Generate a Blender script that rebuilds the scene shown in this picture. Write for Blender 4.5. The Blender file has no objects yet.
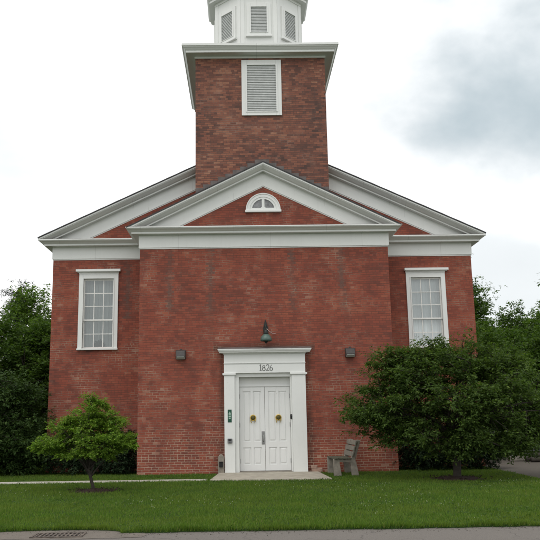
import bpy, bmesh, math, random
import numpy as np
from mathutils import Vector, Matrix
from mathutils import noise as mnoise
R = math.radians
scene = bpy.context.scene
COL = scene.collection
random.seed(5)

# ------------------------------------------------------------------ helpers
class MB:
    """collects shapes and links them as one mesh object"""
    def __init__(s): s.v = []; s.f = []
    def add(s, vs, fs):
        o = len(s.v); s.v += [tuple(p) for p in vs]; s.f += [tuple(i + o for i in f) for f in fs]; return s
    def box(s, x0, x1, y0, y1, z0, z1):
        vs = [(x, y, z) for x in (x0, x1) for y in (y0, y1) for z in (z0, z1)]
        return s.add(vs, [(0,1,3,2),(4,6,7,5),(0,4,5,1),(2,3,7,6),(0,2,6,4),(1,5,7,3)])
    def rings(s, rings, closed=True, cap=True):
        n = len(rings[0]); o = len(s.v)
        for r in rings: s.v += [tuple(p) for p in r]
        for i in range(len(rings) - 1):
            for j in range(n if closed else n - 1):
                k = (j + 1) % n
                s.f.append((o+i*n+j, o+i*n+k, o+(i+1)*n+k, o+(i+1)*n+j))
        if cap and closed:
            s.f.append(tuple(o + j for j in range(n))[::-1]); m = o + (len(rings)-1)*n
            s.f.append(tuple(m + j for j in range(n)))
        return s
    def tube(s, pts, rad, n=8):
        pts = [Vector(p) for p in pts]
        if not hasattr(rad, '__len__'): rad = [rad] * len(pts)
        rs = []
        for i, p in enumerate(pts):
            t = (pts[min(i+1, len(pts)-1)] - pts[max(i-1, 0)]).normalized()
            u = t.cross(Vector((0,0,1)) if abs(t.z) < .9 else Vector((1,0,0))).normalized(); w = t.cross(u)
            rs.append([p + (u*math.cos(2*math.pi*k/n) + w*math.sin(2*math.pi*k/n)) * rad[i] for k in range(n)])
        return s.rings(rs)
    def lathe(s, c, prof, n=24, axis='z'):
        rs = []
        for (r, h) in prof:
            ring = []
            for k in range(n):
                a = 2*math.pi*k/n
                d = (r*math.cos(a), r*math.sin(a), h) if axis == 'z' else (r*math.cos(a), h, r*math.sin(a))
                ring.append((c[0]+d[0], c[1]+d[1], c[2]+d[2]))
            rs.append(ring)
        return s.rings(rs)
    def prism(s, poly, y0, y1):            # polygon in xz, extruded along y
        n = len(poly)
        vs = [(x, y0, z) for x, z in poly] + [(x, y1, z) for x, z in poly]
        return s.add(vs, [tuple(range(n)), tuple(range(2*n-1, n-1, -1))] + [(i, i+n, (i+1) % n + n, (i+1) % n) for i in range(n)])
    def build(s, name, mat, parent=None, bevel=0, smooth=False):
        me = bpy.data.meshes.new(name); me.from_pydata(s.v, [], s.f)
        bm = bmesh.new(); bm.from_mesh(me)
        bmesh.ops.recalc_face_normals(bm, faces=bm.faces)
        bm.to_mesh(me); bm.free()
        me.materials.append(mat)
        if smooth: me.shade_smooth()
        o = bpy.data.objects.new(name, me); COL.objects.link(o)
        if parent: o.parent = parent
        if bevel:
            b = o.modifiers.new('bevel', 'BEVEL'); b.width = bevel; b.segments = 2; b.limit_method = 'ANGLE'; b.angle_limit = R(40)
        return o

def tag(o, label=None, cat=None, group=None, kind=None):
    if label: o['label'] = label
    if cat: o['category'] = cat
    if group: o['group'] = group
    if kind: o['kind'] = kind
    return o
def thing(name, label, cat, loc=(0,0,0), rz=0, group=None):
    o = bpy.data.objects.new(name, None); COL.objects.link(o); o.location = loc; o.rotation_euler.z = rz
    o.empty_display_size = .2
    return tag(o, label, cat, group)

# ------------------------------------------------------------------ node helpers
class NT:
    def __init__(s, name):
        s.m = bpy.data.materials.new(name); s.m.use_nodes = True
        s.t = s.m.node_tree; s.t.nodes.clear()
        s.out = s.t.nodes.new('ShaderNodeOutputMaterial')
        s.b = s.n('ShaderNodeBsdfPrincipled'); s.l(s.b.outputs[0], s.out.inputs[0])
    def n(s, typ, **k):
        x = s.t.nodes.new(typ)
        for a, v in k.items(): setattr(x, a, v)
        return x
    def l(s, a, b): s.t.links.new(a, b)
    def put(s, sock, v):
        if isinstance(v, bpy.types.NodeSocket): s.l(v, sock)
        else: sock.default_value = v
    def math(s, op, a, b=0.0, c=0.0):
        x = s.n('ShaderNodeMath', operation=op)
        for i, v in enumerate((a, b, c)): s.put(x.inputs[i], v)
        return x.outputs[0]
    def coord(s): return s.n('ShaderNodeTexCoord').outputs['Object']
    def noise(s, vec, scale, detail=4, rough=.55, dist=0):
        x = s.n('ShaderNodeTexNoise'); s.put(x.inputs['Vector'], vec); x.inputs['Scale'].default_value = scale
        x.inputs['Detail'].default_value = detail; x.inputs['Roughness'].default_value = rough; x.inputs['Distortion'].default_value = dist
        return x.outputs['Fac']
    def scaled(s, vec, sc):
        x = s.n('ShaderNodeMapping'); s.put(x.inputs['Vector'], vec); x.inputs['Scale'].default_value = sc; return x.outputs[0]
    def ramp(s, fac, stops, interp='LINEAR'):
        x = s.n('ShaderNodeValToRGB'); s.put(x.inputs[0], fac); e = x.color_ramp.elements; x.color_ramp.interpolation = interp
        while len(e) < len(stops): e.new(.5)
        for q, (p, c) in zip(e, stops): q.position = p; q.color = (c, c, c, 1) if not hasattr(c, '__len__') else (*c, 1)
        return x.outputs[0]
    def mix(s, fac, a, b, blend='MIX'):
        x = s.n('ShaderNodeMix', data_type='RGBA', blend_type=blend); s.put(x.inputs[0], fac)
        for i, v in ((6, a), (7, b)):
            if hasattr(v, '__len__') and not isinstance(v, bpy.types.NodeSocket): v = (*v, 1) if len(v) == 3 else v
            s.put(x.inputs[i], v)
        return x.outputs[2]
    def bump(s, h, strength=.3, dist=.01):
        x = s.n('ShaderNodeBump'); x.inputs['Strength'].default_value = strength; x.inputs['Distance'].default_value = dist
        s.l(h, x.inputs['Height']); s.l(x.outputs[0], s.b.inputs['Normal'])
    def fin(s, col, rough=.7, spec=.3, metal=0):
        s.put(s.b.inputs['Base Color'], (*col, 1) if hasattr(col, '__len__') and not isinstance(col, bpy.types.NodeSocket) and len(col) == 3 else col)
        s.put(s.b.inputs['Roughness'], rough); s.b.inputs['Specular IOR Level'].default_value = spec
        s.b.inputs['Metallic'].default_value = metal
        return s.m

def simple(name, col, rough=.6, var=.15, scale=12, metal=0, spec=.3, bump=0):
    t = NT(name); c = t.coord(); f = t.noise(c, scale)
    lo = tuple(max(0, x*(1-var)) for x in col); hi = tuple(x*(1+var) for x in col)
    if bump: t.bump(t.noise(c, scale*3), bump, .01)
    return t.fin(t.ramp(f, [(.3, lo), (.7, hi)]), rough, spec, metal)

# ------------------------------------------------------------------ materials
def brick_mat(name, stops, mortar_d, mortar_l, contrast, wear_low):
    t = NT(name); co = t.coord()
    sp = t.n('ShaderNodeSeparateXYZ'); t.l(co, sp.inputs[0]); x, y, z = sp.outputs
    wob = t.math('MULTIPLY', t.math('SUBTRACT', t.noise(co, 1.3, 2), .5), .03)
    jn = t.n('ShaderNodeTexNoise'); t.l(co, jn.inputs['Vector']); jn.inputs['Scale'].default_value = 14; jn.inputs['Detail'].default_value = 3
    js = t.n('ShaderNodeSeparateColor'); t.l(jn.outputs['Color'], js.inputs[0])
    u = t.math('ADD', t.math('ADD', x, y), t.math('MULTIPLY', t.math('SUBTRACT', js.outputs[0], .5), .022)); w = t.math('ADD', t.math('ADD', z, wob), t.math('MULTIPLY', t.math('SUBTRACT', js.outputs[1], .5), .018))
    H = .068
    r = t.math('DIVIDE', w, H); row = t.math('FLOOR', r); fv = t.math('SUBTRACT', r, row)
    odd = t.math('MODULO', t.math('ADD', row, 400.0), 2.0)
    hdr = t.math('LESS_THAN', t.math('MODULO', t.math('ADD', row, 400.0), 7.0), .5)
    wid = t.math('SUBTRACT', .200, t.math('MULTIPLY', hdr, .100))
    wn0 = t.n('ShaderNodeTexWhiteNoise', noise_dimensions='1D'); t.l(row, wn0.inputs['W'])
    uu = t.math('ADD', t.math('DIVIDE', t.math('ADD', u, 50.0), wid), t.math('ADD', t.math('MULTIPLY', odd, .5), t.math('MULTIPLY', wn0.outputs['Value'], .22)))
    colm = t.math('FLOOR', uu); fu = t.math('SUBTRACT', uu, colm)
    cv = t.n('ShaderNodeCombineXYZ'); t.l(colm, cv.inputs[0]); t.l(row, cv.inputs[1])
    wn = t.n('ShaderNodeTexWhiteNoise', noise_dimensions='3D'); t.l(cv.outputs[0], wn.inputs['Vector'])
    rnd = wn.outputs['Value']
    big = t.noise(co, .55, 4, .6); mid = t.noise(t.scaled(co, (1.0, 1.0, .55)), 2.1, 4, .6)
    sel = t.math('ADD', t.math('MULTIPLY', t.math('SUBTRACT', rnd, .5), contrast), t.math('ADD', .5, t.math('ADD', t.math('MULTIPLY', t.math('SUBTRACT', big, .5), .95), t.math('MULTIPLY', t.math('SUBTRACT', mid, .5), .75))))
    bc = t.ramp(sel, stops)
    fine = t.noise(co, 55, 3, .6)
    bc = t.mix(t.math('MULTIPLY', fine, .55), bc, (.10, .045, .035))
    # blackened / weathered patches and long vertical streaks
    st = t.noise(t.scaled(co, (2.2, 2.2, .22)), 1.6, 5, .65)
    bc = t.mix(t.ramp(st, [(.54, 0.0), (.76, .42)]), bc, (.125, .066, .050))
    bc = t.mix(t.ramp(t.noise(t.scaled(co, (1, 1, .8)), 3.4, 6, .7), [(.56, 0.0), (.76, .4)]), bc, (.33, .20, .15))
    # damp dark stain running down beside the door casing and above its lead cap
    sx_ = t.math('SUBTRACT', 1.0, t.math('MULTIPLY', t.math('ABSOLUTE', t.math('SUBTRACT', t.math('ABSOLUTE', t.math('ADD', x, .05)), 1.22)), 5.5))
    sz_ = t.math('LESS_THAN', z, 3.40)
    s1 = t.math('MULTIPLY', t.math('MULTIPLY', t.math('MAXIMUM', sx_, 0.0), sz_), t.ramp(t.noise(t.scaled(co, (4, 4, .7)), 1.7, 4), [(.35, .15), (.65, 1.0)]))
    s2 = t.math('MULTIPLY', t.math('MAXIMUM', t.math('SUBTRACT', 1.0, t.math('MULTIPLY', t.math('ABSOLUTE', t.math('SUBTRACT', z, 3.50)), 6.0)), 0.0), t.math('LESS_THAN', t.math('ABSOLUTE', t.math('ADD', x, .05)), 1.45))
    bc = t.mix(t.math('MINIMUM', t.math('MULTIPLY', t.math('MAXIMUM', s1, s2), .75), .8), bc, (.055, .040, .032))
    # ghost scars of old toothed brickwork high on the front
    sc_ = 0.0
    for xi in (-2.76, -1.58, .80, 2.25):
        hw = t.math('ADD', .055, t.math('MULTIPLY', odd, .07))
        m_ = t.math('LESS_THAN', t.math('ABSOLUTE', t.math('SUBTRACT', u, xi)), hw)
        sc_ = t.math('MAXIMUM', m_, sc_)
    zr_ = t.math('MULTIPLY', t.math('GREATER_THAN', z, 4.55), t.math('LESS_THAN', z, 6.38))
    sc_ = t.math('MULTIPLY', t.math('MULTIPLY', sc_, zr_), t.ramp(t.noise(co, 3.0, 4, .7), [(.38, 0.0), (.62, .75)]))
    if wear_low > 0: bc = t.mix(sc_, bc, (.115, .085, .072))
    # mortar
    mv = t.math('LESS_THAN', fv, t.math('ADD', .10, t.math('MULTIPLY', js.outputs[2], .14))); mu = t.math('LESS_THAN', fu, t.math('DIVIDE', .010, wid))
    mask = t.math('MAXIMUM', mv, mu)
    zz = t.math('MULTIPLY', t.math('SUBTRACT', 2.6, z), .28)
    wf = t.math('ADD', t.math('MULTIPLY', t.math('SUBTRACT', t.noise(co, 1.1, 6, .7), .5), 4.2), t.math('ADD', .08, t.math('MULTIPLY', t.math('MAXIMUM', zz, 0.0), wear_low)))
    wf = t.math('MINIMUM', t.math('MAXIMUM', wf, 0.0), 1.0)
    mc = t.mix(wf, mortar_d, mortar_l)
    # odd replaced / smeared bricks near the ground
    smear = t.math('MULTIPLY', t.math('GREATER_THAN', wn.outputs['Color'], .86), t.math('MULTIPLY', wf, .5))
    bc = t.mix(smear, bc, mortar_l)
    col = t.mix(mask, bc, mc)
    t.bump(t.math('ADD', t.math('SUBTRACT', 1.0, mask), t.math('ADD', t.math('MULTIPLY', fine, .35), t.math('MULTIPLY', rnd, .5))), .55, .008)
    return t.fin(col, .85, .25)

M = {}
red = [(.0, (.110, .046, .037)), (.20, (.200, .058, .041)), (.5, (.305, .076, .048)), (.78, (.365, .102, .060)), (1., (.44, .17, .10))]
brn = [(.03, (.085, .055, .048)), (.24, (.165, .076, .058)), (.5, (.255, .102, .070)), (.74, (.325, .135, .086)), (1., (.43, .22, .14))]
M['brick'] = brick_mat('red_brick', red, (.135, .058, .043), (.42, .32, .24), .46, 1.05)
M['tower_brick'] = brick_mat('tower_brick', brn, (.095, .062, .054), (.30, .205, .165), .72, 0.0)

def paint(name, col):
    t = NT(name); co = t.coord()
    f = t.noise(co, 2.2, 5, .65); s = t.noise(t.scaled(co, (9, 9, .8)), 1.5, 4, .6)
    c = t.mix(t.ramp(f, [(.35, 0.0), (.75, .35)]), col, tuple(k*.86 for k in col))
    c = t.mix(t.ramp(s, [(.55, 0.0), (.80, .13)]), c, (.50, .49, .44))
    c = t.mix(t.ramp(t.noise(co, 19, 5, .7), [(.66, 0.0), (.72, .45)]), c, (.36, .33, .28))
    if name == 'white_paint':                       # butt joints between boards
        sp = t.n('ShaderNodeSeparateXYZ'); t.l(co, sp.inputs[0])
        jw = t.n('ShaderNodeTexWhiteNoise', noise_dimensions='1D'); t.l(t.math('FLOOR', t.math('ADD', t.math('MULTIPLY', sp.outputs[2], 2.4), .6)), jw.inputs['W'])
        q = t.math('ABSOLUTE', t.math('SUBTRACT', t.math('FRACT', t.math('ADD', t.math('MULTIPLY', sp.outputs[0], .37), jw.outputs['Value'])), .5))
        c = t.mix(t.math('MULTIPLY', t.math('LESS_THAN', q, .0018), t.math('MULTIPLY', t.math('GREATER_THAN', sp.outputs[2], 6.0), .32)), c, (.22, .21, .19))
    t.bump(t.noise(co, 40, 3), .06, .004)
    return t.fin(c, .45, .35)
M['white'] = paint('white_paint', (.755, .77, .75))
M['door'] = paint('door_paint', (.765, .775, .765))
M['louvre'] = simple('louvre_grey', (.47, .49, .48), .6, .12, 6)
M['sash'] = simple('sash_paint', (.78, .78, .75), .5, .06)
M['shingle'] = simple('slate_shingle', (.055, .055, .058), .8, .3, 8, bump=.4)
M['lead'] = simple('lead_flashing', (.12, .105, .10), .6, .3, 5)
M['concrete'] = simple('concrete', (.36, .33, .27), .85, .2, 5, bump=.3)
M['walk'] = simple('walk_concrete', (.42, .40, .35), .85, .15, 4, bump=.2)
M['bronze'] = simple('bronze_metal', (.045, .040, .038), .45, .2, 20, spec=.5)
M['lens'] = simple('lamp_lens', (.34, .36, .33), .25, .1, 9, spec=.6)
M['verdigris'] = simple('green_enamel', (.075, .125, .105), .4, .25, 14, spec=.5)
M['iron'] = simple('dark_iron', (.022, .026, .024), .5, .3, 20)
M['wire'] = simple('pink_wire', (.50, .36, .33), .5, .1)
M['brass'] = simple('brass', (.55, .39, .09), .45, .2, 30, metal=.25, spec=.4)
M['olive'] = simple('dark_brass', (.10, .085, .03), .45, .2, 30, metal=.4)
M['steel'] = simple('satin_steel', (.30, .30, .30), .4, .15, 25, metal=.7)
M['black'] = simple('black_plastic', (.012, .012, .013), .35, .2)
M['signgreen'] = simple('sign_green', (.012, .075, .045), .4, .1)
M['signwhite'] = simple('sign_mark', (.35, .50, .42), .5, .1)
M['numeral'] = simple('numeral_grey', (.16, .165, .16), .6, .2)
M['greybox'] = simple('grey_box', (.17, .175, .18), .5, .15)
M['stonepost'] = simple('weathered_post', (.24, .215, .18), .85, .25, 9, bump=.4)
M['mulch'] = simple('bark_mulch', (.040, .024, .018), .9, .45, 30, bump=.9)
M['bark'] = simple('grey_bark', (.085, .070, .055), .9, .35, 14, bump=.8)
M['darkbark'] = simple('dark_bark', (.040, .034, .028), .9, .3, 12, bump=.8)
M['wood'] = simple('weathered_wood', (.20, .185, .155), .8, .25, 7, bump=.4)
M['plankdark'] = simple('damp_plank', (.085, .085, .06), .8, .3, 9, bump=.4)  # bench seat planks, darker than the backrest wood
M['pot'] = simple('clay_pot', (.10, .07, .045), .8, .15)
M['galv'] = simple('galvanised_steel', (.30, .31, .30), .5, .12, 20, metal=.3)
M['tan'] = simple('tan_stone', (.40, .31, .23), .85, .2, 8, bump=.3)
M['darkroom'] = simple('interior_plaster', (.25, .24, .22), .9, .1)
M['rustiron'] = simple('rusted_iron', (.115, .095, .08), .85, .6, 9, bump=.4)

def curtain_mat(name, col, f):
    t = NT(name); co = t.coord()
    s = t.noise(t.scaled(co, (1, 1, .05)), f, 3, .5)
    t.bump(s, .6, .02)
    return t.fin(t.ramp(s, [(.3, tuple(k*.75 for k in col)), (.7, col)]), .9, .1)
M['sheer'] = curtain_mat('sheer_curtain', (.55, .58, .57), 14)
M['white_curtain'] = curtain_mat('white_curtain', (.88, .89, .91), 9)

def glass_mat():
    t = NT('window_glass'); t.t.nodes.remove(t.b)
    g = t.n('ShaderNodeBsdfGlossy'); g.inputs['Roughness'].default_value = .02; g.inputs['Color'].default_value = (.9, .95, .95, 1)
    tr = t.n('ShaderNodeBsdfTransparent'); tr.inputs['Color'].default_value = (.86, .90, .89, 1)
    fr = t.n('ShaderNodeFresnel'); fr.inputs['IOR'].default_value = 1.6
    bp = t.n('ShaderNodeBump'); bp.inputs['Strength'].default_value = .05; bp.inputs['Distance'].default_value = .02
    t.l(t.noise(t.coord(), 2.5, 2), bp.inputs['Height']); t.l(bp.outputs[0], g.inputs['Normal'])
    mx = t.n('ShaderNodeMixShader'); t.l(t.math('ADD', fr.outputs[0], .10), mx.inputs[0])
    t.l(tr.outputs[0], mx.inputs[1]); t.l(g.outputs[0], mx.inputs[2]); t.l(mx.outputs[0], t.out.inputs[0])
    return t.m
M['glass'] = glass_mat()
M['fanglass'] = simple('fan_glass', (.17, .175, .18), .25, .5, 9, spec=.6)

def leaf_mat(name, stops, trans=.35, rough=.62, patch=False):
    t = NT(name); g = t.n('ShaderNodeNewGeometry')
    c = t.ramp(g.outputs['Random Per Island'], stops)
    c2 = t.mix(t.ramp(t.noise(t.coord(), 1.6, 3), [(.35, 0.0), (.7, .35)]), c, tuple(k*.7 for k in stops[0][1]))
    if patch:
        c2 = t.mix(t.ramp(t.noise(t.scaled(t.coord(), (.5, 1.0, 1)), .9, 5, .65), [(.42, 0.0), (.66, .6)]), c2, (.15, .205, .035))
        c2 = t.mix(t.ramp(t.noise(t.coord(), 3.1, 4, .7), [(.56, 0.0), (.70, .55)]), c2, (.045, .10, .018))
        c2 = t.mix(t.ramp(t.noise(t.coord(), 1.7, 5, .7), [(.62, 0.0), (.74, .5)]), c2, (.20, .17, .07))
    t.fin(c2, rough, .14)
    tl = t.n('ShaderNodeBsdfTranslucent'); t.l(t.mix(1.0, c2, (1.15, 1.25, .55), 'MULTIPLY'), tl.inputs['Color'])
    mx = t.n('ShaderNodeMixShader'); mx.inputs[0].default_value = trans
    t.l(t.b.outputs[0], mx.inputs[1]); t.l(tl.outputs[0], mx.inputs[2]); t.l(mx.outputs[0], t.out.inputs[0])
    return t.m
M['leaf_bright'] = leaf_mat('bright_leaf', [(0, (.080, .165, .022)), (.5, (.170, .285, .036)), (.9, (.24, .36, .055)), (1, (.32, .38, .09))], .42)
M['leaf_dark'] = leaf_mat('crabapple_leaf', [(0, (.046, .082, .022)), (.55, (.080, .134, .032)), (.92, (.115, .18, .04)), (1, (.18, .25, .058))], .42)
M['leaf_bg'] = leaf_mat('maple_leaf', [(0, (.045, .090, .020)), (.6, (.080, .145, .028)), (1, (.125, .20, .042))], .42)
M['leaf_bg_light'] = leaf_mat('ash_leaf', [(0, (.070, .13, .026)), (.6, (.115, .195, .038)), (1, (.16, .25, .055))], .45)
M['leaf_shrub'] = leaf_mat('yew_leaf', [(0, (.012, .026, .012)), (.7, (.024, .045, .018)), (1, (.040, .068, .024))], .15)
M['leaf_lilac'] = leaf_mat('lilac_leaf', [(0, (.030, .060, .017)), (.7, (.052, .096, .025)), (1, (.08, .13, .035))], .28)
M['leaf_conifer'] = leaf_mat('spruce_needles', [(0, (.014, .028, .018)), (1, (.030, .050, .030))], .1)
M['blade'] = leaf_mat('grass_blade', [(0, (.064, .128, .018)), (.5, (.104, .192, .026)), (.9, (.148, .240, .038)), (1, (.24, .24, .09))], .35, patch=True)
M['clover'] = simple('clover_white', (.36, .40, .27), .8, .1)

def ground_mat(name, a, b, sc, fine=30, bump=.6, rough=.95):
    t = NT(name); co = t.coord()
    f = t.noise(co, sc, 5, .6); g = t.noise(co, fine, 4, .65)
    c = t.mix(f, a, b); c = t.mix(t.math('MULTIPLY', g, .5), c, tuple(k*.55 for k in a))
    t.bump(g, bump, .03)
    return t.fin(c, rough, .15)
M['soilgrass'] = ground_mat('grass_soil', (.022, .048, .012), (.040, .075, .018), .5)
M['field'] = ground_mat('field_grass', (.03, .065, .014), (.05, .09, .02), .3)
M['gravel'] = ground_mat('gravel', (.12, .108, .092), (.165, .15, .128), .7, 45, .8)

def asphalt():
    t = NT('weathered_asphalt'); co = t.coord()
    big = t.noise(t.scaled(co, (.35, 1.4, 1)), .9, 5, .6); ag = t.n('ShaderNodeTexVoronoi'); t.l(co, ag.inputs['Vector']); ag.inputs['Scale'].default_value = 90
    c = t.mix(big, (.165, .148, .132), (.225, .205, .184))
    c = t.mix(t.ramp(ag.outputs['Distance'], [(.1, .0), (.6, .5)]), c, (.085, .08, .075))
    spk = t.noise(co, 120, 2, .7); c = t.mix(t.ramp(spk, [(.58, 0.0), (.68, .5)]), c, (.32, .30, .27))
    vo = t.n('ShaderNodeTexVoronoi', feature='DISTANCE_TO_EDGE'); wv = t.n('ShaderNodeVectorMath', operation='ADD')
    t.l(co, wv.inputs[0]); nz = t.n('ShaderNodeTexNoise'); nz.inputs['Scale'].default_value = 2.5; t.l(co, nz.inputs['Vector']); t.l(nz.outputs['Color'], wv.inputs[1])
    t.l(wv.outputs[0], vo.inputs['Vector']); vo.inputs['Scale'].default_value = .55
    cr = t.ramp(vo.outputs['Distance'], [(.0, 1.0), (.008, 0.0)])
    c = t.mix(t.math('MULTIPLY', cr, .5), c, (.05, .047, .043))
    t.bump(t.math('SUBTRACT', t.math('ADD', ag.outputs['Distance'], spk), cr), .5, .008)
    return t.fin(c, .9, .2)
M['asphalt'] = asphalt()

# ------------------------------------------------------------------ setting
def sheet(name, poly, z, mat, kind='structure'):
    me = bpy.data.meshes.new(name); me.from_pydata([(x, y, z) for x, y in poly], [], [tuple(range(len(poly)))])
    me.materials.append(mat); o = bpy.data.objects.new(name, me); COL.objects.link(o); o['kind'] = kind; return o
EDGE = -10.2
sheet('ground', [(-250, -250), (250, -250), (250, 250), (-250, 250)], -.05, M['field'])
sheet('road', [(-120, -17.6), (120, -17.6), (120, EDGE+.35), (-120, EDGE+.35)], -.035, M['asphalt'])

def edge_y(x):
    n = .05*mnoise.noise((x*1.1, 3.3, 0)) + .035*mnoise.noise((x*4.3, 7.7, 0)) + .02*mnoise.noise((x*11, 1.7, 0))
    b = 0
    if -4.65 < x < -2.45:                    # the asphalt bulges into the lawn round the drain
        s = (x + 4.65) / 2.2
        b = .36*math.sin(math.pi*min(1, max(0, s)))**.3
    return EDGE + n + b
# lawn sheet with an irregular front edge and a small turf lip
xs = np.concatenate([np.linspace(-60, -8, 40), np.linspace(-7.9, 7.9, 400), np.linspace(8, 60, 40)])
LAWN = MB(); nv = len(xs); vs = []; fs = []
for i, x in enumerate(xs):
    e = edge_y(float(x)); vs += [(x, e, -.06), (x, e+.02, -.006), (x, e+.15, .004), (x, 40, .004)]
for i in range(nv-1):
    for k in range(3): fs.append((4*i+k, 4*i+4+k, 4*i+5+k, 4*i+1+k))
LAWN.add(vs, fs); lawn = LAWN.build('lawn', M['soilgrass']); lawn['kind'] = 'structure'

def rough_poly(x0, x1, y0, y1, amp, seed, step=.25):
    rnd = random.Random(seed); P = []
    def seg(a, b):
        n = max(1, int(math.hypot(b[0]-a[0], b[1]-a[1]) / step))
        for k in range(n): P.append((a[0]+(b[0]-a[0])*k/n + rnd.uniform(-amp, amp), a[1]+(b[1]-a[1])*k/n + rnd.uniform(-amp, amp)))
    c = [(x0, y0), (x1, y0), (x1, y1), (x0, y1)]
    for k in range(4): seg(c[k], c[(k+1) % 4])
    return P
sheet('road_patch', rough_poly(-4.9, -2.1, -10.62, -9.82, .05, 7, .12), -.031, ground_mat('crumbling_asphalt', (.13, .115, .10), (.27, .24, .205), 2.4, 22, .9))
sheet('driveway', rough_poly(6.42, 10.5, EDGE-.05, 5.6, .06, 3), .010, M['gravel'])
wm = MB(); wm.box(-14, -1.60, -2.20, -1.70, -.05, .016); wk = wm.build('path', M['walk'], bevel=.01); wk['kind'] = 'structure'
MULCH = [(-3.93, -4.50, .46), (4.52, -2.70, .62)]
for k, (mx, my, mr) in enumerate(MULCH):
    m = MB(); rs = []
    for rr, h in ((1.0, .006), (.8, .03), (.45, .055), (.05, .075)):
        rs.append([(mx + mr*rr*(1+.13*mnoise.noise((math.cos(a)*1.5+k*9, math.sin(a)*1.5, 0)))*math.cos(a), my + mr*rr*(1+.13*mnoise.noise((math.cos(a)*1.5+k*9, math.sin(a)*1.5, 0)))*math.sin(a), h + .012*mnoise.noise((a*3, rr*5, k))) for a in np.linspace(0, 2*math.pi, 40, endpoint=False)])
    m.rings(rs); o = m.build('mulch_bed', M['mulch'], smooth=True)
    tag(o, 'small ring of dark bark mulch under the little bright green tree' if k == 0 else 'shaded ring of bark mulch under the wide dark green tree', 'mulch bed')

rch = np.random.default_rng(12)
def chips(n, f, size, zz):
    P = np.array([f() for _ in range(n)]); d = rch.normal(size=(n, 3)); d[:, 2] *= .35; d /= np.linalg.norm(d, axis=1)[:, None]
    w_ = np.cross(d, rch.normal(size=(n, 3))); w_ /= np.linalg.norm(w_, axis=1)[:, None]; u_ = np.cross(d, w_)
    L = size*rch.uniform(.5, 1.5, n)[:, None]; C = np.stack([P[:, 0], P[:, 1], zz + rch.uniform(0, size*.5, n)], 1)
    mb = MB()
    for k in range(n):
        c, a_, b_, e_ = C[k], d[k]*L[k], w_[k]*L[k]*.35, u_[k]*L[k]*.22
        mb.add([c-a_-b_, c+a_-b_*.6, c+a_*.8+b_, c-a_*.7+b_, c+e_], [(0, 1, 4), (1, 2, 4), (2, 3, 4), (3, 0, 4), (3, 2, 1, 0)])
    return mb
for (mx, my, mr), o_ in zip(MULCH, [o for o in bpy.data.objects if o.name.startswith('mulch_bed')]):
    def fm():
        a = rch.uniform(0, 6.283); r = mr*min(1.32, abs(rch.normal())*.62); return (mx + r*math.cos(a), my + r*math.sin(a))
    c_ = chips(420, fm, .028, .035).build('bark_chips', M['mulch'], o_); c_['kind'] = 'stuff'
def fe():
    x = rch.uniform(-6, 6); return (x, edge_y(x) - abs(rch.normal())*.16 + .02)
c_ = chips(900, fe, .011, -.034).build('road_grit', M['gravel']); c_['kind'] = 'stuff'

# ------------------------------------------------------------------ CHURCH
ch = thing('church', 'red brick country church with white pediments, square tower and louvred belfry', 'church')
WF, WM_, YM, WT, YT = 3.642, 6.53, 1.435, 2.058, .68
ZS, ZF = 6.83, 6.415                     # soffit, underside of frieze
SF, SM = .49, .468                       # pediment slopes
ZAF = 8.93                               # porch rake apex (top)
ZAM = 7.03 + 6.93*SM                     # main rake apex (top)

def strip_wall(mb, xl, xr, z0, top, y, holes, depth, extra=()):
    """front face of a wall in vertical strips with rectangular holes and their reveals"""
    cuts = sorted(set([xl, xr, *extra] + [h[0] for h in holes] + [h[1] for h in holes]))
    for a, b in zip(cuts[:-1], cuts[1:]):
        mid = (a + b) / 2; hs = sorted([h for h in holes if h[0] < mid < h[1]], key=lambda h: h[2]); zc = z0
        for h in hs:
            if h[2] > zc: mb.add([(a, y, zc), (b, y, zc), (b, y, h[2]), (a, y, h[2])], [(0, 1, 2, 3)])
            zc = h[3]
        mb.add([(a, y, zc), (b, y, zc), (b, y, top(b)), (a, y, top(a))], [(0, 1, 2, 3)])
    for h in holes:
        x0, x1, a, b = h; Y = y + depth
        mb.add([(x0,y,a),(x1,y,a),(x1,y,b),(x0,y,b),(x0,Y,a),(x1,Y,a),(x1,Y,b),(x0,Y,b)], [(0,1,5,4),(1,2,6,5),(2,3,7,6),(3,0,4,7)])

# --- walls
DX0, DX1, DZ1 = -.785, .665, 2.655
b = MB(); topF = lambda x: ZAF - .06 - SF*abs(x)
strip_wall(b, -WF, WF, -.1, topF, 0, [(DX0-.02, DX1+.02, -.1, DZ1+.02)], .30, (0.0,))
for s in (-1, 1): b.add([(s*WF, 0, -.1), (s*WF, YM, -.1), (s*WF, YM, topF(WF)), (s*WF, 0, topF(WF))], [(0, 1, 2, 3)])
b.build('porch_wall', M['brick'], ch)
LW = (-5.615, -4.575, 3.66, 5.86); RW = (4.53, 5.58, 3.58, 5.78)
b = MB(); topM = lambda x: ZAM - .06 - SM*abs(x); YB = 15.5
strip_wall(b, -WM_, WM_, -.1, topM, YM, [LW, RW], .22, (0.0,))
for s in (-1, 1): b.add([(s*WM_, YM, -.1), (s*WM_, YB, -.1), (s*WM_, YB, topM(WM_)), (s*WM_, YM, topM(WM_))], [(0, 1, 2, 3)])
b.add([(-WM_, YB, -.1), (WM_, YB, -.1), (WM_, YB, topM(WM_)), (0, YB, topM(0)), (-WM_, YB, topM(WM_))], [(0, 1, 2, 3, 4)])
b.build('hall_wall', M['brick'], ch)
b = MB(); TD = YT + 2*WT; TW = (-.40, .46, 10.97, 12.52)
strip_wall(b, -WT, WT, 6.0, lambda x: 12.9, YT, [TW], .20)
for s in (-1, 1): b.add([(s*WT, YT, 6), (s*WT, TD, 6), (s*WT, TD, 12.9), (s*WT, YT, 12.9)], [(0, 1, 2, 3)])
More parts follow.
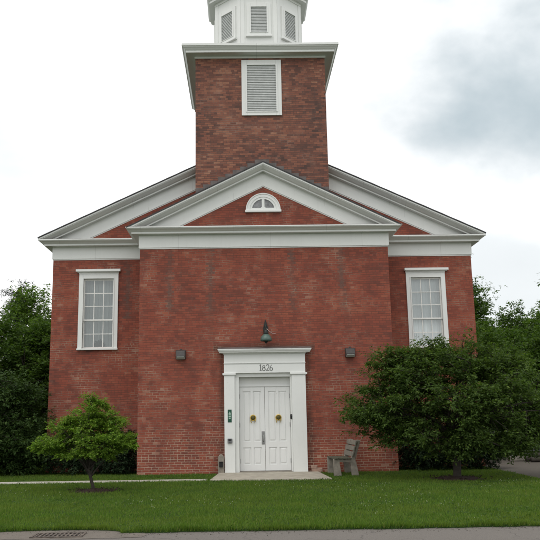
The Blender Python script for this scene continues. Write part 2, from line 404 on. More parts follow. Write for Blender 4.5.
b.add([(-WT, TD, 6), (WT, TD, 6), (WT, TD, 12.9), (-WT, TD, 12.9)], [(0, 1, 2, 3)])
tower = b.build('tower_wall', M['tower_brick'], ch)
b = MB(); b.box(-WM_+.3, WM_-.3, YM+1.6, YM+1.7, 0, 6.4); b.build('interior_wall', M['darkroom'], ch)

# --- mouldings
def prof(dz, o=.38):                        # (outward, z above soffit) of the horizontal cornice
    k = o/.38
    return [(-.06, 0), (.225*k, 0), (.225*k, .052), (.245*k, .056), (.262*k, .068), (.295*k, .092), (.335*k, .112), (.358*k, .126), (.358*k, .142), (.38*k, .144), (.38*k, dz), (-.06, dz+.02)]
def sweep(mb, path, pr, z, closed=False):
    n = len(path); rs = []
    for i in range(n):
        p = Vector(path[i])
        d0 = (p - Vector(path[i-1])).normalized() if (i > 0 or closed) else None
        d1 = (Vector(path[(i+1) % n]) - p).normalized() if (i < n-1 or closed) else None
        if d0 is None: d0 = d1
        if d1 is None: d1 = d0
        n0 = Vector((d0.y, -d0.x)); n1 = Vector((d1.y, -d1.x)); m = (n0 + n1); m = m / max(.2, m.dot(n0))
        rs.append([(p.x + m.x*o, p.y + m.y*o, z + h) for o, h in pr])
    if closed: rs.append(rs[0])
    return mb.rings(rs, cap=not closed)
fr_pr = lambda t, h: [(-.05, 0), (t-.02, 0), (t-.02, .03), (t, .035), (t, h), (-.05, h)]
# paths run left to right so that outward is -y in front
pF = [(-WF, YM+.02), (-WF, 0), (WF, 0), (WF, YM+.02)]
pL = [(-WM_, YB), (-WM_, YM), (-WF-.002, YM)]
pR = [(WF+.002, YM), (WM_, YM), (WM_, YB)]
b = MB(); sweep(b, pF, prof(.175), ZS); cf = b.build('porch_cornice', M['white'], ch)
b = MB(); sweep(b, pF, fr_pr(.035, ZS-ZF-.002), ZF); b.build('porch_frieze', M['white'], ch)
for p in (pL, pR):
    b = MB(); sweep(b, p, prof(.178, .40), ZS); b.build('hall_cornice', M['white'], ch)
    b = MB(); sweep(b, p, fr_pr(.03, ZS-ZF-.002), ZF); b.build('hall_frieze', M['white'], ch)
cp_pr = [(.10, .176), (.372, .154), (.372, .163), (.10, .205)]
b = MB(); sweep(b, pF, [(o_*.985, h_+.022) for o_, h_ in cp_pr], ZS); b.build('cornice_flashing', M['lead'], ch)
for p in (pL, pR):
    b = MB(); sweep(b, p, [(o_*1.03, h_+.025) for o_, h_ in cp_pr], ZS); b.build('cornice_flashing', M['lead'], ch)
def rake(mb, xs_, zt, y, o, pr, zmin=6.962):
    X = []
    for a_, b_ in zip(xs_[:-1], xs_[1:]): X += list(np.linspace(a_, b_, 60))[:-1]
    X.append(xs_[-1])
    return mb.rings([[(float(x), y - oo, max(float(zt(x) + v), zmin)) for oo, v in pr] for x in X])
def rk(o):
    k = o/.38
    return [(-.05, -.205), (.19*k, -.205), (.19*k, -.160), (.225*k, -.154), (.255*k, -.138), (.290*k, -.112), (.330*k, -.084), (.352*k, -.066), (.356*k, -.046), (.376*k, -.044), (.376*k, 0), (-.05, 0)]
zF = lambda x: ZAF - SF*abs(x); zM = lambda x: ZAM - SM*abs(x)
b = MB(); rake(b, [-WF-.365, 0, WF+.365], zF, 0, .38, rk(.37)); b.build('porch_rake', M['white'], ch)
b = MB(); rake(b, [-3.90, 0, 3.90], zF, 0, 0, [(-.04, -.65), (.012, -.65), (.012, -.622), (.032, -.617), (.032, -.19), (-.04, -.19)]); b.build('porch_raking_frieze', M['white'], ch)
for s in (-1, 1):
    b = MB(); rake(b, [s*(WM_+.385), s*1.9], zM, YM, 0, rk(.40)); b.build('hall_rake', M['white'], ch)
    b = MB(); rake(b, [s*6.7, s*1.9], zM, YM, 0, [(-.04, -.66), (.010, -.66), (.010, -.632), (.028, -.627), (.028, -.19), (-.04, -.19)]); b.build('hall_raking_frieze', M['white'], ch)
# --- roofs: thin shingled slabs, butt edges slightly ragged
def roof(name, xe, zt, y0, y1, x_in=0.0):
    b = MB()
    for s in (-1, 1):
        n = 26; t = .035; e = .005
        rows = []
        for k in range(n+1):
            x = s*(x_in + (xe - x_in)*k/n)
            rows.append([(x, y0, zt(x)+.004), (x, y1, zt(x)+.004), (x, y1, zt(x)+t+e*(k % 2)), (x, y0, zt(x)+t+e*(k % 2))])
        b.rings(rows)
    return b.build(name, M['shingle'], ch)
roof('porch_roof', WF+.362, zF, -.385, YM+.05)
roof('hall_roof', WM_+.405, zM, YM-.42, YB+.3)
# stepped lead flashing where porch roof meets tower
b = MB(); nst = 9
for s in (-1, 1):
    for k in range(nst):
        x0 = s*(k*WT/nst); x1 = s*((k+1)*WT/nst - .006)
        a0, a1 = sorted((x0, x1))
        zz = 9.33 - .49*abs((a0+a1)/2) + .10
        b.box(a0, a1, YT-.012-.002*(k % 2), YT+.01, zz-.75, zz)
b.build('step_flashing', M['lead'], ch)
for k in range(2):
    b = MB(); s = (-1, 1)[k]
    rake(b, [s*2.07, s*3.95], lambda x: 9.03-.49*abs(x)+.04, YM, 0, [(0, 0), (.012, 0), (.012, .14), (0, .14)]); b.build('roof_flashing', M['lead'], ch)

# --- tower cornice, lid
pT = [(-WT, TD), (-WT, YT), (WT, YT), (WT, TD)]
tp = [(-.06, 0), (.29, 0), (.29, .07), (.31, .078), (.33, .10), (.36, .135), (.385, .15), (.385, .175), (.41, .178), (.41, .25), (.38, .262), (-.06, .30)]
b = MB(); sweep(b, pT, tp, 12.84, closed=True); b.build('tower_cornice', M['white'], ch)
b = MB(); sweep(b, pT, [(-.05, 0), (.03, 0), (.03, .075), (-.05, .075)], 12.763, closed=True); b.build('tower_frieze', M['white'], ch)
b = MB(); cy = (YT + TD)/2; h = WT + .3
b.rings([[(-h, cy-h, 13.08), (h, cy-h, 13.08), (h, cy+h, 13.08), (-h, cy+h, 13.08)], [(-1.5, cy-1.5, 13.22), (1.5, cy-1.5, 13.22), (1.5, cy+1.5, 13.22), (-1.5, cy+1.5, 13.22)]])
b.build('tower_roof', M['lead'], ch)

# --- louvred openings
def louvre(x0, x1, z0, z1, y, frame_w, proud, parent, sill=.0, xf=None, cap=0.0, n=None, depth=.05):
    """white casing with a bank of sloping slats; xf maps (x,y,z)"""
    xf = xf or (lambda p: p)
    b = MB(); F = frame_w
    b.box(x0-F, x0, y-proud, y+.05, z0-F*.75, z1+F); b.box(x1, x1+F, y-proud, y+.05, z0-F*.75, z1+F)
    b.box(x0+.001, x1-.001, y-proud+.002, y+.05, z1, z1+F-.001); b.box(x0+.001, x1-.001, y-proud+.002, y+.05, z0-F*.75+.001, z0)
    t_ = .02
    b.box(x0-F*.3, x0+.004, y-proud-.018, y-proud+.001, z0-.02, z1+.02); b.box(x1-.004, x1+F*.3, y-proud-.018, y-proud+.001, z0-.02, z1+.02)
    b.box(x0+.005, x1-.005, y-proud-.017, y-proud+.001, z1-.004, z1+.02); b.box(x0+.005, x1-.005, y-proud-.017, y-proud+.001, z0-.02, z0+.004)
    if sill: b.box(x0-F-.03, x1+F+.03, y-proud-.045, y+.04, z0-F*.75-sill, z0-F*.75-.001)
    b.v = [xf(p) for p in b.v]; fr = b.build('louvre_frame', M['white'], parent, bevel=.004)
    b = MB(); n = n or int((z1-z0)/.058); p = (z1-z0)/n
    for k in range(n):
        zb = z0 + k*p
        b.add([(x0, y-proud+.012, zb), (x1, y-proud+.012, zb), (x1, y-proud+.034, zb+p*1.06), (x0, y-proud+.034, zb+p*1.06),
               (x0, y-proud+.022, zb-.004), (x1, y-proud+.022, zb-.004), (x1, y-proud+.044, zb+p*1.06-.004), (x0, y-proud+.044, zb+p*1.06-.004)],
              [(0,1,2,3),(4,7,6,5),(0,4,5,1),(3,2,6,7),(0,3,7,4),(1,5,6,2)])
    b.add([(x0, y+depth, z0), (x1, y+depth, z0), (x1, y+depth, z1+.02), (x0, y+depth, z1+.02)], [(0, 1, 2, 3)])
    b.v = [xf(q) for q in b.v]; return fr, b.build('louvre_slats', M['louvre'], parent)
louvre(TW[0]-.03, TW[1]+.03, TW[2]-.02, TW[3], YT, .17, .045, tower, depth=.10)

# --- belfry (octagon)
AP = 1.46; cyb = cy; VR = AP/math.cos(math.pi/8)
octv = lambda r, z: [(r*math.cos(math.pi/8 + k*math.pi/4), cyb + r*math.sin(math.pi/8 + k*math.pi/4), z) for k in range(8)]
b = MB(); b.rings([octv(VR, 13.12), octv(VR, 15.75)]); belf = b.build('belfry_wall', M['white'], ch)
b = MB(); b.rings([octv(VR+.06, 13.12), octv(VR+.06, 13.32), octv(VR+.015, 13.36)]); b.build('belfry_base', M['white'], ch)
po = [(p[0], p[1]) for p in octv(VR, 0)][::-1]
b = MB()
pr = [(-.05, 0), (.20, 0), (.20, .07), (.23, .085), (.27, .12), (.29, .15), (.29, .22), (-.05, .26)]
path = [(p[0], p[1]) for p in octv(VR, 0)]
sweep(b, path, pr, 15.50, closed=True); b.build('belfry_cornice', M['white'], ch)
b = MB(); sweep(b, path, [(-.05, 0), (.03, 0), (.03, .10), (-.05, .10)], 15.40, closed=True); 
for k in range(8):                                         # corner boards
    a = math.pi/8 + k*math.pi/4; c0 = Vector((VR*math.cos(a), cyb + VR*math.sin(a), 0))
    for sgn in (-1, 1):
        fa = a + sgn*math.pi/8; nrm = Vector((math.cos(fa), math.sin(fa), 0)); tan = Vector((-math.sin(fa), math.cos(fa), 0))*sgn
        p0 = c0 + nrm*.0; w_ = .13
        q = [p0 + nrm*.018 + tan*.0, p0 + tan*w_ + nrm*.018, p0 + tan*w_ - nrm*.02, p0 - nrm*.02]
        b.rings([[(v.x, v.y, 13.34) for v in q], [(v.x, v.y, 15.41) for v in q]])
b.build('belfry_trim', M['white'], ch)
b = MB(); b.rings([octv(VR+.25, 15.73), octv(VR*.80, 16.0), octv(VR*.55, 16.9), octv(VR*.3, 17.5), octv(.05, 18.2)]); b.build('belfry_roof', M['shingle'], ch)
for k in range(8):
    th = k*math.pi/4
    def xf(p, th=th):
        x, y, z = p; y += AP                           # local: face at y=0 in front
        ca, sa = math.cos(th), math.sin(th); X, Y = x, y - AP
        return (X*ca - Y*sa, cyb + X*sa + Y*ca, z)
    louvre(-.265, .265, 13.985, 14.90, -AP, .135, .045, belf, sill=.06, xf=xf, depth=.005, n=17)

# --- fanlight in the pediment
fx, fz = -.007, 7.50
def halfring(mb, r0, r1, y0, y1, n=28, a0=0, a1=math.pi):
    rs = []
    for k in range(n+1):
        a = a0 + (a1-a0)*k/n; c, s = math.cos(a), math.sin(a)
        rs.append([(fx+r0*c, y0, fz+.06+r0*s), (fx+r1*c, y0, fz+.06+r1*s), (fx+r1*c, y1, fz+.06+r1*s), (fx+r0*c, y1, fz+.06+r0*s)])
    return mb.rings(rs)
b = MB(); halfring(b, .40, .50, -.05, .02); halfring(b, .335, .41, -.035, .02); halfring(b, .485, .515, -.065, .01)
fan = b.build('fanlight', M['white'], ch)
b = MB(); b.box(fx-.535, fx+.535, -.085, .02, fz-.01, fz+.058); b.box(fx-.40, fx+.40, -.036, .02, fz+.059, fz+.125); b.build('sill', M['white'], fan, bevel=.006)
b = MB(); b.box(fx-.04, fx+.04, -.03, .01, fz+.126, fz+.41)
halfring(b, 0.0, .10, -.031, .01, 14); b.build('mullion', M['white'], fan)
for s in (0, 1):
    b = MB(); P = [(fx, -.008, fz+.12)] + [(fx + .345*math.cos(a), -.008, fz+.06+.345*math.sin(a)) for a in np.linspace(s*math.pi/2, (s+1)*math.pi/2, 14)]
    b.add(P, [tuple(range(len(P)))]); b.build('fan_pane', M['fanglass'], fan)

# --- sash windows
def sash_window(W, capx, capz, parent):
    x0, x1, z0, z1 = W; y = YM
    root = MB(); F = .125
    root.box(x0-F+.04, x0+.04, y-.045, y+.06, z0+.0, z1+.10); root.box(x1-.04, x1+F-.04, y-.045, y+.06, z0, z1+.10)
    root.box(x0+.041, x1-.041, y-.043, y+.06, z1-.045, z1+.10)
    root.box(x0+.03, x0+.055, y-.06, y-.04, z0+.02, z1-.03); root.box(x1-.055, x1-.03, y-.06, y-.04, z0+.02, z1-.03)
    win = root.build('window', M['white'], parent, bevel=.004)
    b = MB(); b.box(x0-F+.03, x1+F-.03, y-.05, y+.05, z1+.101, z1+.165); b.box(capx[0], capx[1], y-.13, y+.04, z1+.166, capz); b.box(capx[0]+.04, capx[1]-.04, y-.09, y+.04, z1+.145, z1+.17); b.build('window_cap', M['white'], win, bevel=.006)
    b = MB(); b.box(x0-F+.02, x1+F-.02, y-.085, y+.10, z0-.055, z0-.001); b.build('sill', M['white'], win, bevel=.006)
    gx0, gx1, gz0, gz1 = x0+.045, x1-.045, z0+.0, z1-.05
    zm = gz0 + (gz1-gz0)*.405
    for (a, c, yy, rows) in ((zm-.02, gz1, y+.04, 3), (gz0, zm+.02, y+.075, 2)):
        b = MB(); t = .045
        b.box(gx0, gx0+t, yy, yy+.035, a, c); b.box(gx1-t, gx1, yy, yy+.035, a, c)
        b.box(gx0+t, gx1-t, yy, yy+.035, a, a+t); b.box(gx0+t, gx1-t, yy, yy+.035, c-t, c)
        for k in (1, 2):
            xm = gx0+t + (gx1-gx0-2*t)*k/3; b.box(xm-.012, xm+.012, yy+.004, yy+.03, a+t, c-t)
        for k in range(1, rows):
            zr = a+t + (c-a-2*t)*k/rows; b.box(gx0+t, gx1-t, yy+.006, yy+.028, zr-.012, zr+.012)
        b.build('sash', M['sash'], win)
        b = MB(); b.add([(gx0+t, yy+.018, a+t), (gx1-t, yy+.018, a+t), (gx1-t, yy+.018, c-t), (gx0+t, yy+.018, c-t)], [(0, 1, 2, 3)]); b.build('pane', M['glass'], win)
    return (gx0, gx1, gz0, gz1)
gl = sash_window(LW, (-5.795, -4.42), 6.10, ch)
gr = sash_window(RW, (4.40, 5.77), 6.02, ch)

def curtain(name, label, x0, x1, z0, z1, y, mat, amp, waves, seed):
    n = 90; b = MB(); rnd = random.Random(seed); ph = rnd.random()*6
    rows = []
    for z, k in ((z0, 1.0), ((z0+z1)/2, .8), (z1, .55)):
        rows.append([(x0+(x1-x0)*i/n, y + amp*k*(math.sin(i/n*waves*6.283+ph)+.5*math.sin(i/n*waves*2.3*6.283+2*ph)), z) for i in range(n+1)])
    b.rings(rows, closed=False); o = b.build(name, mat, None, smooth=True); return tag(o, label, 'curtain')
curtain('curtain', 'thin grey sheer curtain behind the left sash window', gl[0]-.03, gl[1]+.03, gl[2]-.05, gl[3]+.03, YM+.36, M['sheer'], .022, 9, 1)
curtain('curtain', 'bright white curtain drawn behind the right sash window', gr[0]-.05, gr[1]+.05, gr[2]-.05, gr[3]+.03, YM+.20, M['white_curtain'], .012, 6, 2)
b = MB(); b.box(gl[0]-.1, gl[1]+.1, YM+.20, YM+.34, gl[2]-.06, gl[2]-.01); b.build('window_board', M['white'], ch)
pp = thing('potted_plant', 'small potted plant on the ledge inside the left window', 'plant', (-5.085, YM+.265, gl[2]-.01))
b = MB(); b.lathe((0, 0, 0), [(.045, 0), (.06, .085), (.066, .09), (.058, .09)], 16); b.build('pot', M['pot'], pp)
b = MB(); rr = random.Random(8)
for k in range(170):
    a = rr.uniform(0, 6.28); e = rr.uniform(-.1, 1.4); L = rr.uniform(.10, .24); d = Vector((math.cos(a)*math.cos(e), .5*math.sin(a)*math.cos(e), math.sin(e)))
    s = d.cross(Vector((0, 1, .2))).normalized()*.03; p = Vector((0, 0, .09)); b.add([p, p+d*L*.6+s, p+d*L, p+d*L*.6-s], [(0, 1, 2, 3)])
b.build('leaves', M['leaf_shrub'], pp)

# --- entrance: pilasters, entablature, doors
YD = .17
b = MB(); b.box(-.904, DX0, -.06, YD+.05, .0, 2.655); b.box(DX1, .704, -.06, YD+.05, 0, 2.655); b.box(-.904, .704, -.06, YD+.05, 2.656, 2.76); sur = b.build('door_surround', M['white'], ch, bevel=.004)
for (a, c) in ((-1.20, -.905), (.705, 1.10)):
    b = MB(); b.box(a, c, -.15, .0, .0, 2.699); b.build('pilaster', M['white'], sur, bevel=.005)
for (a, c) in ((-1.245, -.87), (.665, 1.145)):
    b = MB(); b.box(a, c, -.185, .0, 2.715, 2.765); b.box(a+.02, c-.02, -.168, 0, 2.70, 2.716); b.build('pilaster_cap', M['white'], sur, bevel=.005)
b = MB(); b.box(-1.20, 1.10, -.145, 0, 2.766, 3.03); b.box(-1.21, 1.11, -.165, 0, 3.031, 3.055); b.box(-1.20, 1.10, -.15, 0, 3.056, 3.30)
b.box(-.869, .664, -.12, 0, 2.761, 2.7655); ent = b.build('entablature', M['white'], sur, bevel=.004)
b = MB(); b.rings([[(x0_, y_, z_) for (x0_, y_, z_) in ((-1.23-o, -.18-o, z), (1.13+o, -.18-o, z), (1.13+o, 0, z), (-1.23-o, 0, z))] for o, z in ((0, 3.30), (.0, 3.325), (.10, 3.335), (.11, 3.36), (.13, 3.385), (.135, 3.41), (.145, 3.412), (.145, 3.432))])
b.build('door_cornice', M['white'], sur)
b = MB(); b.add([(-1.37, -.322, 3.434), (1.27, -.322, 3.434), (1.27, -.002, 3.50), (-1.37, -.002, 3.50), (-1.37, -.322, 3.44), (1.27, -.322, 3.44), (1.27, -.002, 3.508), (-1.37, -.002, 3.508)], [(0,1,2,3),(4,7,6,5),(0,4,5,1),(3,2,6,7),(0,3,7,4),(1,5,6,2)]); b.build('lead_cap', M['lead'], sur)
# transom board above the doors
b = MB(); b.box(DX0+.001, DX1-.001, YD, YD+.05, 2.395, 2.65); b.box(DX0+.002, DX1-.002, YD-.025, YD+.001, 2.392, 2.43); b.build('transom_panel', M['door'], sur)
b = MB(); b.box(DX0-.01, DX1+.01, .0-.10, YD+.2, .0, .055); b.build('threshold', M['stonepost'], sur, bevel=.008)
midx = (DX0+DX1)/2
def door_leaf(x0, x1, side):
    b = MB(); y = YD; z0, z1 = .062, 2.388; S = .10
    xm = (x0+x1)/2
    b.box(x0, x1, y+.022, y+.05, z0, z1)                                    # recessed field
    for (a, c) in ((x0, x0+S), (x1-S, x1), (xm-.04, xm+.04)): b.box(a, c, y, y+.0215, z0, z1)
    for (a, c) in ((z0, z0+.17), (.70, .86), (z1-.13, z1)):
        b.box(x0+S, xm-.04, y+.0004, y+.0214, a, c); b.box(xm+.04, x1-S, y+.0004, y+.0214, a, c)
    for (a, c) in ((x0+S, xm-.04), (xm+.04, x1-S)):                          # raised panels
        for (d, e) in ((z0+.17, .70), (.86, z1-.13)):
            g = .028; h = .05
            b.rings([[(a+g, y+.0221, d+g), (c-g, y+.0221, d+g), (c-g, y+.0221, e-g), (a+g, y+.0221, e-g)], [(a+h, y+.006, d+h), (c-h, y+.006, d+h), (c-h, y+.006, e-h), (a+h, y+.006, e-h)]])
    d = b.build('door', M['door'], ch, bevel=.002)
    hx = x0 if side < 0 else x1
    for hz in (.33, 1.32, 2.12):
        b = MB(); b.tube([(hx, y-.012, hz-.06), (hx, y-.012, hz+.06)], .013, 10); b.build('hinge', M['steel'], d)
    kx = -.395 if side < 0 else .325; kz = 1.485
    b = MB(); b.lathe((kx, y, kz+.035), [(.088, .0), (.088, -.014), (.066, -.024), (.066, -.010)], 28, 'y'); kn = b.build('door_knocker', M['brass'], d, smooth=False)
    b = MB(); b.lathe((kx, y, kz+.03), [(.07, -.010), (.055, -.028), (.02, -.034)], 24, 'y'); b.build('knocker_boss', M['olive'], d, smooth=True)
    b = MB()
    for s in (-1, 1): b.tube([(kx+s*.07, y-.025, kz+.01), (kx+s*.068, y-.03, kz-.06), (kx+s*.045, y-.03, kz-.105)], [.010, .010, .013], 8)
    b.tube([(kx-.05, y-.026, kz-.02), (kx, y-.035, kz-.05), (kx+.05, y-.026, kz-.02)], .009, 8)
    b.build('knocker_ring', M['brass'], d, smooth=True)
    return d
dl = door_leaf(DX0+.006, midx-.004, -1); dr = door_leaf(midx+.004, DX1-.006, 1)
b = MB(); hx = midx-.055; b.box(hx-.042, hx+.042, YD-.010, YD+.001, .78, 1.14); hp = b.build('handle_plate', M['steel'], dl, bevel=.004)
b = MB(); b.tube([(hx, YD-.01, .86), (hx, YD-.055, .88), (hx, YD-.055, 1.04), (hx, YD-.01, 1.06)], .013, 10); b.lathe((hx, YD-.01, .83), [(.018, 0), (.018, -.012)], 14, 'y')
b.build('pull_handle', M['galv'], dl, smooth=True)
# date: old-style numerals 1826 cut as flat strokes
def ribbon(mb, pts, wid, y=-.1452, d=.006):
    n = len(pts); L = []; Rr = []
    for i, p in enumerate(pts):
        t = Vector(pts[min(i+1, n-1)]) - Vector(pts[max(i-1, 0)]); t = t.normalized() if t.length else Vector((1, 0))
        nn = Vector((-t.y, t.x))*(wid[i] if hasattr(wid, '__len__') else wid)/2
        L.append((p[0]+nn.x, p[1]+nn.y)); Rr.append((p[0]-nn.x, p[1]-nn.y))
    mb.rings([[(l[0], y, l[1]), (r_[0], y, r_[1]), (r_[0], y-d, r_[1]), (l[0], y-d, l[1])] for l, r_ in zip(L, Rr)])
def ell(cx, cz, rx, rz, a0, a1, n=20): return [(cx+rx*math.cos(a), cz+rz*math.sin(a)) for a in np.linspace(a0, a1, n)]
b = MB(); zb = 2.825
ribbon(b, [(-.165, zb), (-.165, zb+.175)], .026); ribbon(b, [(-.195, zb+.006), (-.135, zb+.006)], .012, d=.007); ribbon(b, [(-.200, zb+.150), (-.165, zb+.172)], .014, d=.007)
ribbon(b, ell(-.075, zb+.042, .040, .042, 0, 6.283), [.014+.009*abs(math.cos(a)) for a in np.linspace(0, 6.283, 20)])
ribbon(b, ell(-.075, zb+.113, .031, .033, 0, 6.283), [.012+.008*abs(math.cos(a)) for a in np.linspace(0, 6.283, 20)])
ribbon(b, ell(.035, zb+.125, .036, .046, 2.9, -.55, 14) + [(.05, zb+.075), (.02, zb+.035), (-.005, zb+.008)], .017); ribbon(b, [(-.01, zb+.008), (.03, zb+.012), (.078, zb+.004)], [.020, .018, .012], d=.007)
ribbon(b, ell(.135, zb+.045, .038, .042, 0, 6.283), [.013+.010*abs(math.cos(a)) for a in np.linspace(0, 6.283, 20)])
ribbon(b, [(.100, zb+.05), (.106, zb+.10), (.128, zb+.14), (.160, zb+.165)], [.022, .018, .013, .010], d=.007)
b.build('date_numerals', M['numeral'], sur)

# ------------------------------------------------------------------ fittings on the wall (things of their own)
def wall_light(x, z, label):
    t = thing('wall_light', label, 'light', (x, 0, z), group='wall lights on the brick front')
    b = MB(); b.rings([[(-.14, 0, -.13), (.14, 0, -.13), (.14, 0, .14), (-.14, 0, .14)], [(-.145, -.10, -.13), (.145, -.10, -.13), (.145, -.10, .13), (-.145, -.10, .13)], [(-.125, -.19, -.05), (.125, -.19, -.05), (.115, -.15, .10), (-.115, -.15, .10)]])
    b.build('housing', M['bronze'], t, bevel=.012)
    b = MB(); b.rings([[(-.128, -.104, -.122), (.128, -.104, -.122), (.118, -.194, -.055), (-.118, -.194, -.055)], [(-.11, -.115, -.138), (.11, -.115, -.138), (.10, -.19, -.08), (-.10, -.19, -.08)]])
    b.build('lens', M['lens'], t, bevel=.008)
    b = MB(); b.tube([(0, -.05, .13), (0, -.05, .165)], .03, 12); b.build('knob', M['bronze'], t)
wall_light(-2.43, 3.31, 'dark bronze wall light left of the entrance')
wall_light(2.40, 3.31, 'dark bronze wall light right of the entrance')
t = thing('entrance_lamp', 'green domed lamp on a dark iron bracket above the entrance', 'lamp', (.0, 0, 3.85))
b = MB(); b.rings([[(x, -.0, z) for x, z in P_] for P_ in ([(-.055, 0), (.055, 0), (.075, .18), (.045, .32), (0, .45), (-.045, .32), (-.075, .18)],)] + [[(x, -.035, z) for x, z in [(-.05, 0.01), (.05, .01), (.065, .18), (.04, .31), (0, .43), (-.04, .31), (-.065, .18)]]])
b.build('back_plate', M['iron'], t, bevel=.006)
b = MB(); b.tube([(0, -.03, .22), (0, -.14, .30), (0, -.25, .26), (0, -.29, .14), (0, -.29, .02)], .022, 10); b.lathe((0, -.29, -.02), [(.05, -.02), (.075, .02), (.055, .12), (.03, .14)], 16); b.build('bracket_arm', M['iron'], t, smooth=True)
b = MB(); b.lathe((0, -.29, -.03), [(.03, .03), (.08, .015), (.13, -.035), (.158, -.10), (.165, -.16), (.150, -.175), (.14, -.165), (.13, -.10), (.05, -.02)], 32); b.build('dome_shade', M['verdigris'], t, smooth=True)
b = MB(); b.lathe((0, -.29, -.03), [(.03, -.08), (.055, -.15), (.05, -.20), (.02, -.24)], 20); b.build('bulb_cover', M['iron'], t, smooth=True)
b = MB(); b.tube([(-.03, -.06, .10), (.03, -.30, .14), (.12, -.20, .06), (.22, -.04, .02), (.28, -.012, .03)], .011, 6); b.build('wire', M['wire'], t, smooth=True)
t = thing('number_plate', 'narrow dark green plate with pale marks on the left door pilaster', 'sign', (-1.05, -.15, 1.58))
b = MB(); b.box(-.055, .055, -.012, 0, -.175, .175); b.build('plate', M['signgreen'], t, bevel=.02)
b = MB()
b.box(-.028, .028, -.0145, -.0118, .03, .085); b.box(-.014, .014, -.0142, -.0118, .088, .115)
b.box(-.030, .030, -.0145, -.0118, -.035, .012); b.box(-.026, .026, -.0142, -.0118, -.085, -.05)
b.build('plate_marks', M['signwhite'], t)
t = thing('door_bell_box', 'small grey intercom box low on the left door pilaster', 'intercom', (-1.05, -.15, .90))
b = MB(); b.box(-.065, .065, -.05, 0, -.065, .065); b.build('case', M['greybox'], t, bevel=.012)
b = MB(); b.box(-.04, .04, -.053, -.049, .005, .045); b.lathe((0, -.05, -.03), [(.015, 0), (.013, -.006)], 12, 'y'); b.build('button', M['black'], t)
t = thing('card_reader', 'small black card reader on the right door jamb', 'reader', (.682, -.06, 1.54))
b = MB(); b.box(-.034, .034, -.03, 0, -.065, .065); b.build('case', M['black'], t, bevel=.012)
b = MB(); b.box(-.012, .012, -.032, -.029, .03, .038); b.build('indicator', M['greybox'], t)
t = thing('utility_post', 'stubby weathered post with a black socket box beside the doorway', 'post', (-1.30, -.12, 0))
b = MB(); b.rings([[(x, y, z) for x, z in [(-.085, 0), (.085, 0), (.08, .46), (.055, .52), (0, .545), (-.055, .52), (-.08, .46)]] for y in (-.075, .075)]); b.build('post_body', M['stonepost'], t, bevel=.012)
b = MB(); b.box(-.05, .055, -.115, -.074, .20, .335); b.box(-.055, .06, -.128, -.09, .33, .348); b.build('socket_box', M['black'], t, bevel=.006)
# step slab
b = MB(); b.rings([[(-1.52, -2.30, z), (1.50, -2.42, z), (1.38, -.14, z), (-1.36, -.14, z)] for z in (-.05, .045)]); st = b.build('doorstep', M['concrete'], None, bevel=.012); tag(st, 'wide tan concrete slab in front of the white doors', 'step')
b = MB(); b.box(1.20, 1.50, -.16, -.02, 0, .12); b.box(1.19, 1.36, -.15, -.03, .121, .20); tag(b.build('loose_bricks', simple('pale_brick', (.33, .22, .17), .9, .25, 15, bump=.5), None, bevel=.012), 'short stack of pale stained bricks right of the doorway', 'bricks')

# ------------------------------------------------------------------ bench
bn = thing('park_bench', 'weathered grey slatted bench standing end-on beside the doorway', 'bench', (1.95, -.80, 0), R(3.5))
for yy in (-.52, .42):
    b = MB(); P = [(.10, 0), (.36, 0), (.30, .36), (.47, .92), (.36, .94), (.20, .46), (.16, .38)]
    b.prism([(.17, 0), (.36, 0), (.27, .42), (.43, .90), (.34, .92), (.13, .40)], yy, yy+.09); b.build('leg', M['stonepost'], bn, bevel=.015)
    b = MB(); b.prism([(-.30, 0), (-.10, 0), (-.15, .36), (.14, .34), (.14, .41), (-.31, .43)], yy+.001, yy+.089); b.build('leg', M['stonepost'], bn, bevel=.012)
b = MB()
for k in range(4): x = -.29 + k*.115; b.box(x, x+.10, -.58, .56, .425, .462)
b.build('seat', M['plankdark'], bn, bevel=.006)
b = MB()
for k in range(3):
    z = .50 + k*.145; x = .135 + (z-.40)*.30
    b.add([(x, -.58, z), (x, .56, z), (x+.036, .56, z+.118), (x+.036, -.58, z+.118), (x+.035, -.58, z-.01), (x+.035, .56, z-.01), (x+.071, .56, z+.108), (x+.071, -.58, z+.108)], [(0,1,2,3),(4,7,6,5),(0,4,5,1),(3,2,6,7),(0,3,7,4),(1,5,6,2)])
b.build('backrest', M['wood'], bn, bevel=.006)

# ------------------------------------------------------------------ drain
t = thing('drain_grate', 'rusted iron storm drain grate sunk in the asphalt at the lawn edge', 'drain', (-3.30, -10.32, -.0305), R(1))
b = MB(); b.box(-.36, .36, -.20, -.165, 0, .014); b.box(-.36, .36, .165, .20, 0, .014); b.box(-.36, -.325, -.164, .164, 0, .014); b.box(.325, .36, -.164, .164, 0, .014); b.build('frame', M['rustiron'], t)
b = MB()
for k in range(11): x = -.30 + k*.06; b.box(x-.011, x+.011, -.164, .164, 0.002, .012)
b.box(-.324, .324, -.012, .012, .002, .0125); b.build('bars', M['rustiron'], t)
b = MB(); b.box(-.324, .324, -.164, .164, .0003, .0015); b.build('pit', M['black'], t)  # flat black sheet standing in for the shade down the drain

